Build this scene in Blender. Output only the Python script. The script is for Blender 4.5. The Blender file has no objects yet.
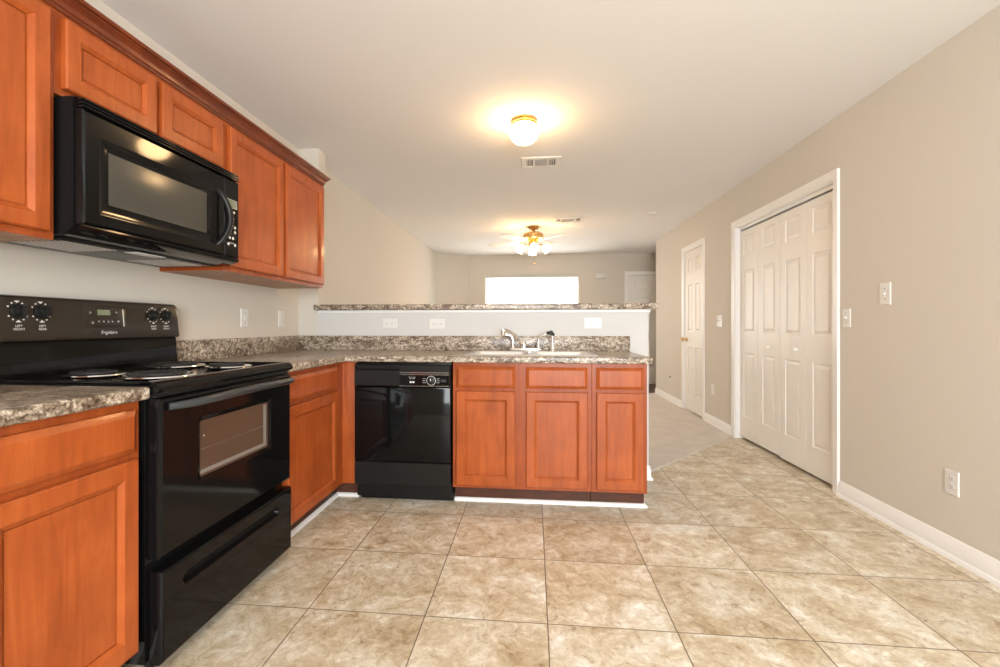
import bpy, bmesh, math, random
from mathutils import Vector, Matrix
C = bpy.context.scene
col = C.collection
random.seed(4)
PI = math.pi

# ------------------------------------------------------------ camera, world, lights, exposure
F, CX, HY, YAW, CH = 455.0, 488.0, 325.67, 0.0994, 1.1015
cd = bpy.data.cameras.new('camera'); cam = bpy.data.objects.new('camera', cd); col.objects.link(cam)
cd.sensor_fit = 'HORIZONTAL'; cd.sensor_width = 36.0; cd.lens = 36.0*F/1000.0
cd.shift_x = (500-CX)/1000.0; cd.shift_y = (HY-333.5)/1000.0
cd.clip_start = 0.02
cam.location = (0, 0, CH); cam.rotation_euler = (PI/2, 0, YAW)
C.camera = cam

w = bpy.data.worlds.new('daylight'); C.world = w; w.use_nodes = True
bg = w.node_tree.nodes['Background']; bg.inputs[0].default_value = (1.0, 0.985, 0.955, 1); bg.inputs[1].default_value = 2.6

def area_light(name, loc, rot, sx, sy, power, color=(1, 1, 1)):
    l = bpy.data.lights.new(name, 'AREA'); l.shape = 'RECTANGLE'; l.size = sx; l.size_y = sy; l.energy = power; l.color = color
    o = bpy.data.objects.new(name, l); col.objects.link(o); o.location = loc; o.rotation_euler = rot
    return o
# added fill light from behind the camera, and daylight through the living room window
area_light('rear_fill', (0.75, -2.28, 1.38), (PI/2-.12, 0, 0), 1.9, 1.4, 175, (0.93, 0.97, 1.0))
area_light('window_daylight', (-0.03, 9.0, 1.4), (-PI/2, 0, 0), 1.75, 1.3, 30, (1.0, 0.95, 0.87))

C.view_settings.view_transform = 'Standard'; C.view_settings.look = 'None'
C.view_settings.gamma = 1.0; C.view_settings.use_curve_mapping = False
C.view_settings.exposure = 0.2

# ------------------------------------------------------------ materials
def mat(name, color=(.8, .8, .8), rough=.5, metal=0., spec=.5, coat=0., emit=None, es=0.):
    m = bpy.data.materials.new(name); m.use_nodes = True
    b = m.node_tree.nodes['Principled BSDF']
    b.inputs['Base Color'].default_value = (*color, 1); b.inputs['Roughness'].default_value = rough
    b.inputs['Metallic'].default_value = metal; b.inputs['Specular IOR Level'].default_value = spec
    b.inputs['Coat Weight'].default_value = coat; b.inputs['Coat Roughness'].default_value = .08
    if emit: b.inputs['Emission Color'].default_value = (*emit, 1); b.inputs['Emission Strength'].default_value = es
    return m
def nodes(m): return m.node_tree.nodes, m.node_tree.links, m.node_tree.nodes['Principled BSDF']
def coords(m, scale=(1, 1, 1), rot=(0, 0, 0), kind='Object'):
    n, l, b = nodes(m); t = n.new('ShaderNodeTexCoord'); mp = n.new('ShaderNodeMapping')
    mp.inputs['Scale'].default_value = scale; mp.inputs['Rotation'].default_value = rot
    l.new(t.outputs[kind], mp.inputs[0]); return mp.outputs[0]
def noise(m, vec, scale, detail=4, rough=.5, dist=0.):
    n, l, b = nodes(m); x = n.new('ShaderNodeTexNoise'); x.inputs['Scale'].default_value = scale
    x.inputs['Detail'].default_value = detail; x.inputs['Roughness'].default_value = rough; x.inputs['Distortion'].default_value = dist
    l.new(vec, x.inputs['Vector']); return x.outputs['Fac']
def ramp(m, fac, stops):
    n, l, b = nodes(m); r = n.new('ShaderNodeValToRGB'); e = r.color_ramp.elements
    while len(e) < len(stops): e.new(.5)
    for k, (p, c) in enumerate(stops): e[k].position = p; e[k].color = (*c, 1)
    l.new(fac, r.inputs[0]); return r.outputs[0]
def mix(m, fac, a, b_, mode='MIX'):
    n, l, b = nodes(m); x = n.new('ShaderNodeMix'); x.data_type = 'RGBA'; x.blend_type = mode
    for s, v in ((0, fac), (6, a), (7, b_)):
        if isinstance(v, (int, float)): x.inputs[s].default_value = v
        elif isinstance(v, tuple): x.inputs[s].default_value = (*v, 1)
        else: l.new(v, x.inputs[s])
    return x.outputs[2]
def bump(m, h, strength, dist=.002):
    n, l, b = nodes(m); x = n.new('ShaderNodeBump'); x.inputs['Strength'].default_value = strength; x.inputs['Distance'].default_value = dist
    l.new(h, x.inputs['Height']); l.new(x.outputs[0], b.inputs['Normal'])
def base(m, c): n, l, b = nodes(m); l.new(c, b.inputs['Base Color'])
def math_node(m, op, a, b_=0., clamp=False):
    n, l, b = nodes(m); x = n.new('ShaderNodeMath'); x.operation = op; x.use_clamp = clamp
    for s, v in ((0, a), (1, b_)):
        if isinstance(v, (int, float)): x.inputs[s].default_value = v
        else: l.new(v, x.inputs[s])
    return x.outputs[0]

def wall_paint(name, c, rough=.75):
    m = mat(name, c, rough, spec=.25); v = coords(m, kind='Object')
    bump(m, noise(m, v, 90, 3, .6), .12, .0015); return m
M = {}
M['wall'] = wall_paint('greige wall paint', (.655, .615, .55))
M['pony'] = wall_paint('pale wall paint', (.63, .625, .61))
M['ceiling'] = wall_paint('ceiling paint', (.84, .835, .82), .9)
v = coords(M['ceiling']); n_, l_, b_ = nodes(M['ceiling'])
bump(M['ceiling'], noise(M['ceiling'], v, 14, 5, .7, 1.5), .25, .004)
M['trim'] = mat('white semi gloss trim', (.88, .875, .86), .35, spec=.45)
M['doorpaint'] = mat('white door paint', (.86, .84, .80), .4, spec=.4)

def wood(name, c1, c2, c3, horizontal=False, rough=.3):
    m = mat(name, c2, rough, spec=.3, coat=.10)
    v = coords(m, (3, 3, 14) if horizontal else (9, 9, 1.1))
    g = noise(m, v, 2.2, 6, .62, 1.2)
    c = ramp(m, g, [(.28, c1), (.52, c2), (.76, c3)])
    v2 = coords(m, (1, 1, 1)); blotch = ramp(m, noise(m, v2, 5.5, 3, .5, .6), [(.32, (.87, .85, .83)), (.62, (1.04, 1.04, 1.04))])
    fine = ramp(m, noise(m, coords(m, (160, 160, 5)), 1, 3, .5), [(.35, (.96, .955, .95)), (.65, (1.01, 1.01, 1.01))])
    c = mix(m, 1., c, blotch, 'MULTIPLY'); c = mix(m, 1., c, fine, 'MULTIPLY')
    base(m, c); return m
M['wood'] = wood('cherry stained maple', (.31, .064, .013), (.40, .088, .018), (.46, .115, .027))
M['woodframe'] = wood('cherry stained maple frame', (.27, .052, .011), (.35, .073, .015), (.41, .097, .022))
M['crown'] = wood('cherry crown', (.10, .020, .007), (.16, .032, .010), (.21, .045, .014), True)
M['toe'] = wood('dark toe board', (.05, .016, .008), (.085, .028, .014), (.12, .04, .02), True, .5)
M['underwood'] = wood('pale cabinet underside', (.36, .18, .10), (.45, .25, .15), (.52, .31, .20), False, .55)

def laminate(name):
    m = mat(name, (.3, .25, .2), .28, spec=.45)
    v = coords(m, (1, 1, 1))
    a = noise(m, v, 92, 7, .72, .4)
    c = ramp(m, a, [(.33, (.050, .036, .028)), (.42, (.17, .125, .09)), (.50, (.37, .305, .24)), (.58, (.58, .515, .425)), (.70, (.80, .76, .69))])
    b = noise(m, coords(m, (.8, 1.3, 1.6)), 17, 7, .66, 1.2)
    c2 = ramp(m, b, [(.40, (.36, .31, .27)), (.5, (.86, .84, .81)), (.60, (1.3, 1.3, 1.3))])
    base(m, mix(m, 1., c, c2, 'MULTIPLY')); return m
M['laminate'] = laminate('granite look laminate')

# tile: the grout grid lies on x = -.8716 + .4621 i, y = 2.1558 + .4621 j
m = mat('beige stone tile', (.5, .4, .3), .36, spec=.42); M['tile'] = m
n, l, b = nodes(m)
TS, TOX, TOY = .4621, -.8716, 2.1558
tc = n.new('ShaderNodeTexCoord'); sep = n.new('ShaderNodeSeparateXYZ'); l.new(tc.outputs['Object'], sep.inputs[0])
def edge(outp, off):
    t = math_node(m, 'DIVIDE', math_node(m, 'SUBTRACT', outp, off), TS)
    f = math_node(m, 'FRACT', t); d = math_node(m, 'ABSOLUTE', math_node(m, 'SUBTRACT', f, .5))
    return d, math_node(m, 'FLOOR', t)
dx, ix = edge(sep.outputs[0], TOX-40*TS); dy, iy = edge(sep.outputs[1], TOY-40*TS)
d = math_node(m, 'MAXIMUM', dx, dy)
grout = math_node(m, 'SMOOTH_MIN', math_node(m, 'MULTIPLY', math_node(m, 'SUBTRACT', d, .4945), 500, True), 1.)
grout = math_node(m, 'MULTIPLY', math_node(m, 'SUBTRACT', d, .4945), 500, True)
comb = n.new('ShaderNodeCombineXYZ'); l.new(ix, comb.inputs[0]); l.new(iy, comb.inputs[1])
wn = n.new('ShaderNodeTexWhiteNoise'); wn.noise_dimensions = '2D'; l.new(comb.outputs[0], wn.inputs['Vector'])
off = n.new('ShaderNodeVectorMath'); off.operation = 'SCALE'; l.new(wn.outputs['Color'], off.inputs[0]); off.inputs['Scale'].default_value = 30
add = n.new('ShaderNodeVectorMath'); add.operation = 'ADD'; l.new(tc.outputs['Object'], add.inputs[0]); l.new(off.outputs[0], add.inputs[1])
tv = add.outputs[0]
big = noise(m, tv, 5.2, 9, .74, .5)
c = ramp(m, big, [(.32, (.43, .325, .205)), (.44, (.58, .485, .345)), (.54, (.68, .61, .49)), (.66, (.80, .775, .70))])
med = noise(m, tv, 17, 10, .80, .8)
c2 = ramp(m, med, [(.36, (.58, .48, .38)), (.44, (.90, .87, .81)), (.53, (1.02, 1.02, 1.02)), (.61, (1.20, 1.25, 1.33))])
c = mix(m, 1., c, c2, 'MULTIPLY')
vein = ramp(m, noise(m, tv, 9, 10, .8, 1.2), [(.38, (1, 1, 1)), (.40, (.66, .54, .42)), (.42, (1, 1, 1))])
c = mix(m, .55, c, vein, 'MULTIPLY')
tone = ramp(m, wn.outputs['Value'], [(0, (.93, .92, .90)), (1, (1.05, 1.05, 1.05))])
c = mix(m, 1., c, tone, 'MULTIPLY')
c = mix(m, grout, c, (.17, .125, .085))
base(m, c)
hgt = math_node(m, 'ADD', math_node(m, 'MULTIPLY', grout, -1.0), math_node(m, 'MULTIPLY', med, .35))
bump(m, hgt, .5, .0016)

m = mat('beige carpet', (.5, .46, .42), .95, spec=.1); M['carpet'] = m
v = coords(m); a = noise(m, v, 150, 4, .7)
base(m, mix(m, 1., ramp(m, a, [(.3, (.53, .48, .435)), (.7, (.86, .81, .75))]), ramp(m, noise(m, v, 6, 3), [(.3, (.93, .93, .93)), (.7, (1.05, 1.05, 1.05))]), 'MULTIPLY'))
bump(m, a, .8, .006)
M['foyer'] = wood('brown entry floor', (.10, .05, .03), (.15, .08, .045), (.2, .11, .06), True, .4)

M['black'] = mat('black enamel', (.005, .005, .005), .07, spec=.2)
M['blackmat'] = mat('black plastic', (.010, .010, .010), .3, spec=.28)
M['dark'] = mat('dark recess', (.004, .004, .004), .7, spec=.2)
M['panelblack'] = mat('black control panel with painted reflection', (.022, .016, .011), .2, spec=.5)  # brown cast in this black is a reflection put into the colour
M['glass_micro'] = mat('microwave window mesh', (.055, .052, .043), .22, spec=.5)
M['glass_oven'] = mat('oven glass with painted reflection', (.075, .052, .036), .10, spec=.6)  # brown base stands in for the tan wall reflected in the pane
M['rack'] = mat('oven rack wire', (.11, .09, .075), .35)
M['liner'] = mat('oven window liner', (.20, .19, .175), .3, spec=.5)
M['handle'] = mat('dark grey handle', (.035, .040, .043), .25, spec=.5)
M['print'] = mat('white print', (.75, .75, .72), .5)
M['lcd'] = mat('display', (.10, .11, .07), .3, emit=(.35, .38, .22), es=.25)
M['chrome'] = mat('chrome', (.88, .88, .88), .14, 1.)
M['steel'] = mat('stainless steel', (.93, .93, .93), .38, 1.)
M['rimsteel'] = mat('brushed steel rim', (.62, .61, .59), .3, 1.)
M['coil'] = mat('burner coil', (.03, .03, .03), .5, .4)
M['brass'] = mat('brass', (.72, .47, .17), .2, 1.)
M['antique'] = mat('antique brass', (.60, .40, .18), .38, 1.)
M['plastic'] = mat('white plastic', (.74, .73, .70), .4)
M['slot'] = mat('socket slot', (.10, .09, .08), .5)
M['globe'] = mat('lit globe glass', (.95, .9, .8), .3, emit=(1., .62, .29), es=50)
M['shade'] = mat('lit frosted shade', (.95, .9, .8), .3, emit=(1., .64, .31), es=44)
M['blade'] = mat('cream fan blade', (.72, .64, .50), .35)
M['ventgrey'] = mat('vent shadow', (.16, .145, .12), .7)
M['ventpaint'] = mat('vent paint', (.76, .74, .70), .6)
M['cablack'] = mat('caulk', (.75, .74, .7), .6)
g = mat('window glass', (1, 1, 1), .0); M['glass'] = g
nodes(g)[2].inputs['Transmission Weight'].default_value = 1.; nodes(g)[2].inputs['IOR'].default_value = 1.05

# ------------------------------------------------------------ mesh builder
class MB:
    def __init__(s): s.bm = bmesh.new()
    def box(s, x0, x1, y0, y1, z0, z1, bev=0., seg=2, mi=0):
        t = bmesh.new()
        vs = [t.verts.new(p) for p in ((x0,y0,z0),(x1,y0,z0),(x1,y1,z0),(x0,y1,z0),(x0,y0,z1),(x1,y0,z1),(x1,y1,z1),(x0,y1,z1))]
        for f in ((0,3,2,1),(4,5,6,7),(0,1,5,4),(1,2,6,5),(2,3,7,6),(3,0,4,7)): t.faces.new([vs[i] for i in f]).material_index = mi
        if bev: bmesh.ops.bevel(t, geom=list(t.edges), offset=bev, segments=seg, affect='EDGES', profile=.5)
        s.merge(t); return s
    def merge(s, t, mtx=None):
        mp = {}
        for v in t.verts: mp[v] = s.bm.verts.new(mtx @ v.co if mtx else v.co)
        for f in t.faces:
            try: g = s.bm.faces.new([mp[v] for v in f.verts]); g.material_index = f.material_index
            except ValueError: pass
        t.free()
    def mesh(s, me, mtx, mi=0):
        t = bmesh.new(); t.from_mesh(me)
        for f in t.faces: f.material_index = mi
        s.merge(t, mtx); return s
    def lathe(s, prof, c=(0,0,0), axis=(0,0,1), seg=28, mi=0, cap=True):
        q = Vector((0,0,1)).rotation_difference(Vector(axis)).to_matrix(); c = Vector(c); rings = []
        for r, z in prof:
            rings.append([s.bm.verts.new(c + q @ Vector((r*math.cos(2*PI*k/seg), r*math.sin(2*PI*k/seg), z))) for k in range(seg)])
        for a, b in zip(rings, rings[1:]):
            for k in range(seg): s.bm.faces.new((a[k], a[(k+1)%seg], b[(k+1)%seg], b[k])).material_index = mi
        if cap:
            for r in (rings[0], rings[-1]): s.bm.faces.new(r).material_index = mi
        return s
    def tube(s, pts, r, seg=10, mi=0):
        pts = [Vector(p) for p in pts]; rs = r if isinstance(r, (list, tuple)) else [r]*len(pts); rings = []
        up = Vector((0,0,1)); t0 = (pts[1]-pts[0]).normalized()
        if abs(t0.dot(up)) > .9: up = Vector((1,0,0))
        nrm = t0.cross(up).normalized()
        for i, p in enumerate(pts):
            t = (pts[min(i+1, len(pts)-1)]-pts[max(i-1, 0)]).normalized()
            nrm = (nrm - t*nrm.dot(t)).normalized(); bi = t.cross(nrm)
            rings.append([s.bm.verts.new(p + rs[i]*(math.cos(2*PI*k/seg)*nrm + math.sin(2*PI*k/seg)*bi)) for k in range(seg)])
        for a, b in zip(rings, rings[1:]):
            for k in range(seg): s.bm.faces.new((a[k], a[(k+1)%seg], b[(k+1)%seg], b[k])).material_index = mi
        for q in (rings[0], rings[-1]): s.bm.faces.new(q).material_index = mi
        return s
    def prism(s, poly, P0, P1, mi=0):      # poly: points as functions of a 3-D map at both ends
        a = [s.bm.verts.new(P0(*p)) for p in poly]; b = [s.bm.verts.new(P1(*p)) for p in poly]; k = len(poly)
        for i in range(k): s.bm.faces.new((a[i], a[(i+1)%k], b[(i+1)%k], b[i])).material_index = mi
        s.bm.faces.new(a).material_index = mi; s.bm.faces.new(b).material_index = mi; return s
    def cells(s, T, us, vs, solid, n0, n1, bev=0., seg=3, mi=0):
        """grid of cells in the (u,v) plane, extruded n0..n1; solid(i,j) says which are filled"""
        t = bmesh.new(); vt = {}
        def V(i, j, k):
            if (i,j,k) not in vt: vt[(i,j,k)] = t.verts.new(T(us[i], vs[j], (n0, n1)[k]))
            return vt[(i,j,k)]
        I, J = len(us)-1, len(vs)-1
        on = lambda i, j: 0 <= i < I and 0 <= j < J and solid(i, j)
        for i in range(I):
            for j in range(J):
                if not on(i, j): continue
                t.faces.new((V(i,j,0),V(i,j+1,0),V(i+1,j+1,0),V(i+1,j,0))); t.faces.new((V(i,j,1),V(i+1,j,1),V(i+1,j+1,1),V(i,j+1,1)))
                if not on(i-1,j): t.faces.new((V(i,j,0),V(i,j,1),V(i,j+1,1),V(i,j+1,0)))
                if not on(i+1,j): t.faces.new((V(i+1,j,0),V(i+1,j+1,0),V(i+1,j+1,1),V(i+1,j,1)))
                if not on(i,j-1): t.faces.new((V(i,j,0),V(i+1,j,0),V(i+1,j,1),V(i,j,1)))
                if not on(i,j+1): t.faces.new((V(i,j+1,0),V(i,j+1,1),V(i+1,j+1,1),V(i+1,j+1,0)))
        for f in t.faces: f.material_index = mi
        bmesh.ops.recalc_face_normals(t, faces=list(t.faces))
        if bev:
            es = [e for e in t.edges if len(e.link_faces) == 2 and e.calc_face_angle() > .5]
            bmesh.ops.bevel(t, geom=es, offset=bev, segments=seg, affect='EDGES', profile=.5)
        s.merge(t); return s
    def slab(s, T, w, h, t, edge=(), panels=(), mi=0, back=True):
        """slab in (u,v,n); edge: (inset, n) rings to the front; panels: (u0,v0,u1,v1, rings, corner radius, inner material)"""
        bm = s.bm; V = lambda u, v, n: bm.verts.new(T(u, v, n))
        def F(vs, m_=mi):
            try: bm.faces.new(vs).material_index = m_
            except ValueError: pass
        def rect(i, n): return [V(i,i,n), V(w-i,i,n), V(w-i,h-i,n), V(i,h-i,n)]
        def join(a, b, m_=mi):
            k = len(a)
            for q in range(k): F((a[q], a[(q+1)%k], b[(q+1)%k], b[q]), m_)
        r0 = rect(0, 0)
        if back: F(r0[::-1])
        prev = r0
        for (i, n) in edge: r = rect(i, n); join(prev, r); prev = r
        e = edge[-1][0] if edge else 0
        if not edge: r = rect(0, t); join(prev, r)
        us = sorted({round(x, 5) for x in [e, w-e]+[p[0] for p in panels]+[p[2] for p in panels]})
        vs_ = sorted({round(x, 5) for x in [e, h-e]+[p[1] for p in panels]+[p[3] for p in panels]})
        g = {(i,j): V(u, v_, t) for i, u in enumerate(us) for j, v_ in enumerate(vs_)}
        for i in range(len(us)-1):
            for j in range(len(vs_)-1):
                cu, cv = (us[i]+us[i+1])/2, (vs_[j]+vs_[j+1])/2
                if any(p[0] < cu < p[2] and p[1] < cv < p[3] for p in panels): continue
                F((g[i,j], g[i+1,j], g[i+1,j+1], g[i,j+1]))
        for p in panels:
            u0, v0, u1, v1, rings, rad, pm = p
            prev = [V(u0,v0,t), V(u1,v0,t), V(u1,v1,t), V(u0,v1,t)]
            if not rad:
                for (i, n) in rings: r = [V(u0+i,v0+i,n), V(u1-i,v0+i,n), V(u1-i,v1-i,n), V(u0+i,v1-i,n)]; join(prev, r); prev = r
                F(prev, pm)
            else:
                K = 7
                def rr(i, n):
                    a, b_, c_, d_ = u0+i, v0+i, u1-i, v1-i; R = max(rad-i, .003); out = []
                    for cx, cy, a0 in ((a+R, b_+R, PI), (c_-R, b_+R, 1.5*PI), (c_-R, d_-R, 0), (a+R, d_-R, .5*PI)):
                        for k in range(K): th = a0+(PI/2)*k/(K-1); out.append(V(cx+R*math.cos(th), cy+R*math.sin(th), n))
                    return out
                ring = rr(0, t)
                for q in range(4):
                    F([prev[q]] + ring[q*K:(q+1)*K][::-1]); F((prev[q], prev[(q+1)%4], ring[((q+1)%4)*K], ring[q*K+K-1]))
                for (i, n) in rings: r = rr(i, n); join(ring, r); ring = r
                F(ring, pm)
        return s
    def obj(s, name, mats, parent=None, sharp=35):
        bm = s.bm; bmesh.ops.remove_doubles(bm, verts=list(bm.verts), dist=1e-5)
        bmesh.ops.recalc_face_normals(bm, faces=list(bm.faces))
        off = Vector(parent.get('_o', (0,0,0))) if parent else None
        if off is None:
            xs = [v.co for v in bm.verts]; lo = Vector([min(c[i] for c in xs) for i in range(3)]); hi = Vector([max(c[i] for c in xs) for i in range(3)])
            off = Vector(((lo.x+hi.x)/2, (lo.y+hi.y)/2, lo.z)) if s.center else Vector((0,0,0))
        bmesh.ops.translate(bm, verts=list(bm.verts), vec=-off)
        me = bpy.data.meshes.new(name); bm.to_mesh(me); bm.free()
        for q in (mats if isinstance(mats, (list, tuple)) else [mats]): me.materials.append(M[q])
        for p in me.polygons: p.use_smooth = True
        me.set_sharp_from_angle(angle=math.radians(sharp))
        o = bpy.data.objects.new(name, me); col.objects.link(o)
        if parent: o.parent = parent
        else: o.location = off
        o['_o'] = tuple(off)
        return o
    center = False
def thing(name, label, cat, loc, group=None):
    o = bpy.data.objects.new(name, None); col.objects.link(o); o.location = loc; o.empty_display_size = .1
    o['label'] = label; o['category'] = cat; o['_o'] = tuple(loc)
    if group: o['group'] = group
    return o
def tag(o, label, cat, group=None):
    o['label'] = label; o['category'] = cat
    if group: o['group'] = group
    return o
def struct(o): o['kind'] = 'structure'; return o
def text_mesh(body, size, align='CENTER', shear=0., extrude=.0):
    cu = bpy.data.curves.new('t', 'FONT'); cu.body = body; cu.size = size; cu.align_x = align; cu.align_y = 'CENTER'; cu.shear = shear; cu.extrude = extrude
    o = bpy.data.objects.new('t', cu); col.objects.link(o); dg = bpy.context.evaluated_depsgraph_get(); dg.update()
    me = bpy.data.meshes.new_from_object(o.evaluated_get(dg)); bpy.data.objects.remove(o); bpy.data.curves.remove(cu)
    return me
# faces looking +X (left run), -Y (peninsula) and -X (right wall)
def PX(x, y, z): return lambda u, v, n: (x+n, y+u, z+v)
def PY(x, y, z): return lambda u, v, n: (x+u, y-n, z+v)
def NX(x, y, z): return lambda u, v, n: (x-n, y+u, z+v)
MX_TEXT = lambda x, y, z: Matrix(((0,0,1,x),(1,0,0,y),(0,1,0,z),(0,0,0,1)))   # text read from +X: runs along +Y
MY_TEXT = lambda x, y, z: Matrix(((1,0,0,x),(0,0,-1,y),(0,1,0,z),(0,0,0,1)))

# ------------------------------------------------------------ room shell
XL, XR, YF, YB, CZ = -1.81, 1.975, -2.2, 8.78, 2.4685
YP0, YP1 = 3.36, 3.48
struct(MB().box(-2.0, 3.5, -2.35, 9.0, -.15, 0).obj('floor', 'tile'))
struct(MB().box(-2.0, 3.5, -2.35, 9.0, CZ, CZ+.12).obj('ceiling', 'ceiling'))
carp = [(XL,YP1),(.837,YP1),(XR,4.735),(XR,7.6),(1.45,7.6),(1.45,YB),(-1.228,YB),(XL,8.34)]
mb = MB(); mb.prism(carp, lambda x, y: (x, y, .0), lambda x, y: (x, y, .012)); o = struct(mb.obj('floor_carpet', 'carpet'))
struct(MB().box(1.45, 3.4, 7.6, YB, 0, .006).obj('floor_entry', 'foyer'))

def wall(name, T, us, vs, holes, n0, n1, m_='wall'):
    mb = MB(); mb.cells(T, us, vs, lambda i, j: not any(h[0]-1e-4 <= us[i] and us[i+1] <= h[1]+1e-4 and h[2]-1e-4 <= vs[j] and vs[j+1] <= h[3]+1e-4 for h in holes), n0, n1)
    return struct(mb.obj(name, m_))
TXZ = lambda u, v, n: (u, n, v); TYZ = lambda u, v, n: (n, u, v)
wall('wall_left', TYZ, [-2.3, 8.34], [0, CZ], [], XL-.12, XL)
CL0, CL1, CLZ = 3.216, 4.69, 2.065      # closet opening
D20, D21, D2Z = 5.545, 6.215, 2.065     # far door opening
wall('wall_right', TYZ, [-2.3, CL0, CL1, D20, D21, 7.6], [0, CLZ, CZ], [(CL0,CL1,0,CLZ),(D20,D21,0,D2Z)], XR, XR+.12)
WB = (-.934, .863, .78, 2.065)
D30, D31, D3Z = 1.765, 2.68, 2.065
wall('wall_back', TXZ, [-1.3, WB[0], WB[1], D30, D31, 3.5], [0, WB[2], WB[3], CZ], [WB, (D30,D31,0,WB[3])], YB, YB+.14)
PD = (-.25, 1.7, 0, 2.1)  # added opening in the unseen rear wall, for the fill light
wall('wall_rear', TXZ, [-1.93, PD[0], PD[1], 2.1], [0, 2.1, CZ], [PD], YF-.14, YF)
mb = MB(); mb.prism([(XL,8.34),(-1.228,YB),(-1.228,YB+.14),(XL-.12,YB+.14),(XL-.12,8.34)], lambda x,y:(x,y,0), lambda x,y:(x,y,CZ)); struct(mb.obj('wall_corner', 'wall'))
STUB = -1.648
struct(MB().box(STUB, .822, YP0, YP1, 0, 1.2).obj('wall_middle', 'pony')); struct(MB().box(XL, STUB, YP0, YP1, 0, CZ).obj('wall_middle_end', 'wall'))
mb = MB().box(XR+.12, 3.5, 7.48, 7.6, 0, CZ).box(3.4, 3.5, 7.6, 9.0, 0, CZ); struct(mb.obj('wall_hall', 'wall'))
mb = MB().box(2.75, 2.85, 2.9, 7.5, 0, CZ).box(XR+.12, 2.85, 2.9, 3.0, 0, CZ); struct(mb.obj('wall_closet', 'wall'))

# baseboards: colonial profile (n out of wall, z)
BP = [(0,0),(.026,0),(.026,.008),(.021,.020),(.014,.022),(.014,.072),(.010,.078),(.009,.088),(.004,.098),(0,.100)]
def baseboard(name, a, b_, nrm):
    a, b_, nrm = Vector(a), Vector(b_), Vector(nrm)
    mb = MB(); mb.prism(BP, lambda n, z: a + nrm*n + Vector((0,0,z)), lambda n, z: b_ + nrm*n + Vector((0,0,z)))
    return struct(mb.obj(name, 'trim'))
baseboard('baseboard_right', (XR,-2.2,0), (XR,3.156,0), (-1,0,0))
baseboard('baseboard_right', (XR,4.75,0), (XR,5.485,0), (-1,0,0))
baseboard('baseboard_right', (XR,6.275,0), (XR,7.6,0), (-1,0,0))
baseboard('baseboard_left', (XL,YP1,0), (XL,8.34,0), (1,0,0))
baseboard('baseboard_left', (XL,-2.2,0), (XL,-.02,0), (1,0,0))
dv = Vector((-1.228-XL, YB-8.34, 0)).normalized(); baseboard('baseboard_corner', (XL,8.34,0), (-1.228,YB,0), (dv.y,-dv.x,0))
baseboard('baseboard_back', (-1.228,YB,0), (1.70,YB,0), (0,-1,0)); baseboard('baseboard_back', (2.745,YB,0), (3.4,YB,0), (0,-1,0))
baseboard('baseboard_middle', (XL,YP1,0), (.822,YP1,0), (0,1,0))
# wraps the end of the half wall
mb = MB(); A, B_ = (.662, YP0), (.815, YP0)
path = [((.687,YP0),(0,-1)), ((.822,YP0),(1,-1)), ((.822,YP1),(1,1))]
rings = [[mb.bm.verts.new((p[0]+d[0]*n, p[1]+d[1]*n, z)) for n, z in BP] for p, d in path]
for a, b_ in zip(rings, rings[1:]):
    for k in range(len(BP)): mb.bm.faces.new((a[k], a[(k+1)%len(BP)], b_[(k+1)%len(BP)], b_[k]))
mb.bm.faces.new(rings[0]); mb.bm.faces.new(rings[-1]); struct(mb.obj('baseboard_end', 'trim'))
# cap moulding under the bar top
mb = MB().box(STUB, .835, YP0-.013, YP1+.013, 1.198, 1.219, .004); struct(mb.obj('trim_1', 'trim'))

# casings
def casing(parent, T, w0, w1, h, cw=.058, name='casing', t=.016):
    """T(u,v,n) with the opening w0..w1, height h"""
    prof = [(0,0),(0,t*.55),(cw*.25,t*.7),(cw*.45,t*.6),(cw*.8,t),(cw,t),(cw,0)]
    mb = MB(); pts = [((w0,0),(-1,0)), ((w0,h),(-1,1)), ((w1,h),(1,1)), ((w1,0),(1,0))]
    rings = [[mb.bm.verts.new(T(p[0]+d[0]*a, p[1]+d[1]*a, n)) for a, n in prof] for p, d in pts]
    for a, b_ in zip(rings, rings[1:]):
        for k in range(len(prof)): mb.bm.faces.new((a[k], a[(k+1)%len(prof)], b_[(k+1)%len(prof)], b_[k]))
    mb.bm.faces.new(rings[0]); mb.bm.faces.new(rings[-1])
    return mb.obj(name, 'trim', parent)
def jamb(parent, T, w0, w1, h, depth, t=.012):
    mb = MB()
    for a, b_, c_, d_ in ((w0-.001, w0+t, 0, h), (w1-t, w1+.001, 0, h), (w0+t, w1-t, h-t, h+.001)):
        mb.prism([(a,c_),(b_,c_),(b_,d_),(a,d_)], lambda u, v: T(u, v, -depth), lambda u, v: T(u, v, .001))
    return mb.obj('jamb', 'trim', parent)
def six(w, h, two=True):
    """raised panels of a moulded door"""
    R = [(.008,.0),( .012,-.004),(.030,.0),(.034,.001)]
    rows = [(.20,.81),(1.01,1.60),(1.75,1.93)]
    if two: c = [(.105, w/2-.05), (w/2+.05, w-.105)]
    else: c = [(.075, w-.075)]
    return [(u0, v0, u1, v1, R, 0, 0) for u0, u1 in c for v0, v1 in rows]
def door_leaf(parent, name, T, w, h, t=.034, two=True, m_='doorpaint'):
    P = []
    for (u0,v0,u1,v1,R,r,pm) in six(w, h, two): P.append((u0,v0,u1,v1,[(.006,t-.008),(.014,t-.009),(.034,t-.002)],0,0))
    mb = MB(); mb.slab(T, w, h, t, [(0,t-.002),(.002,t)], P); return mb.obj(name, m_, parent, sharp=9)

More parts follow.
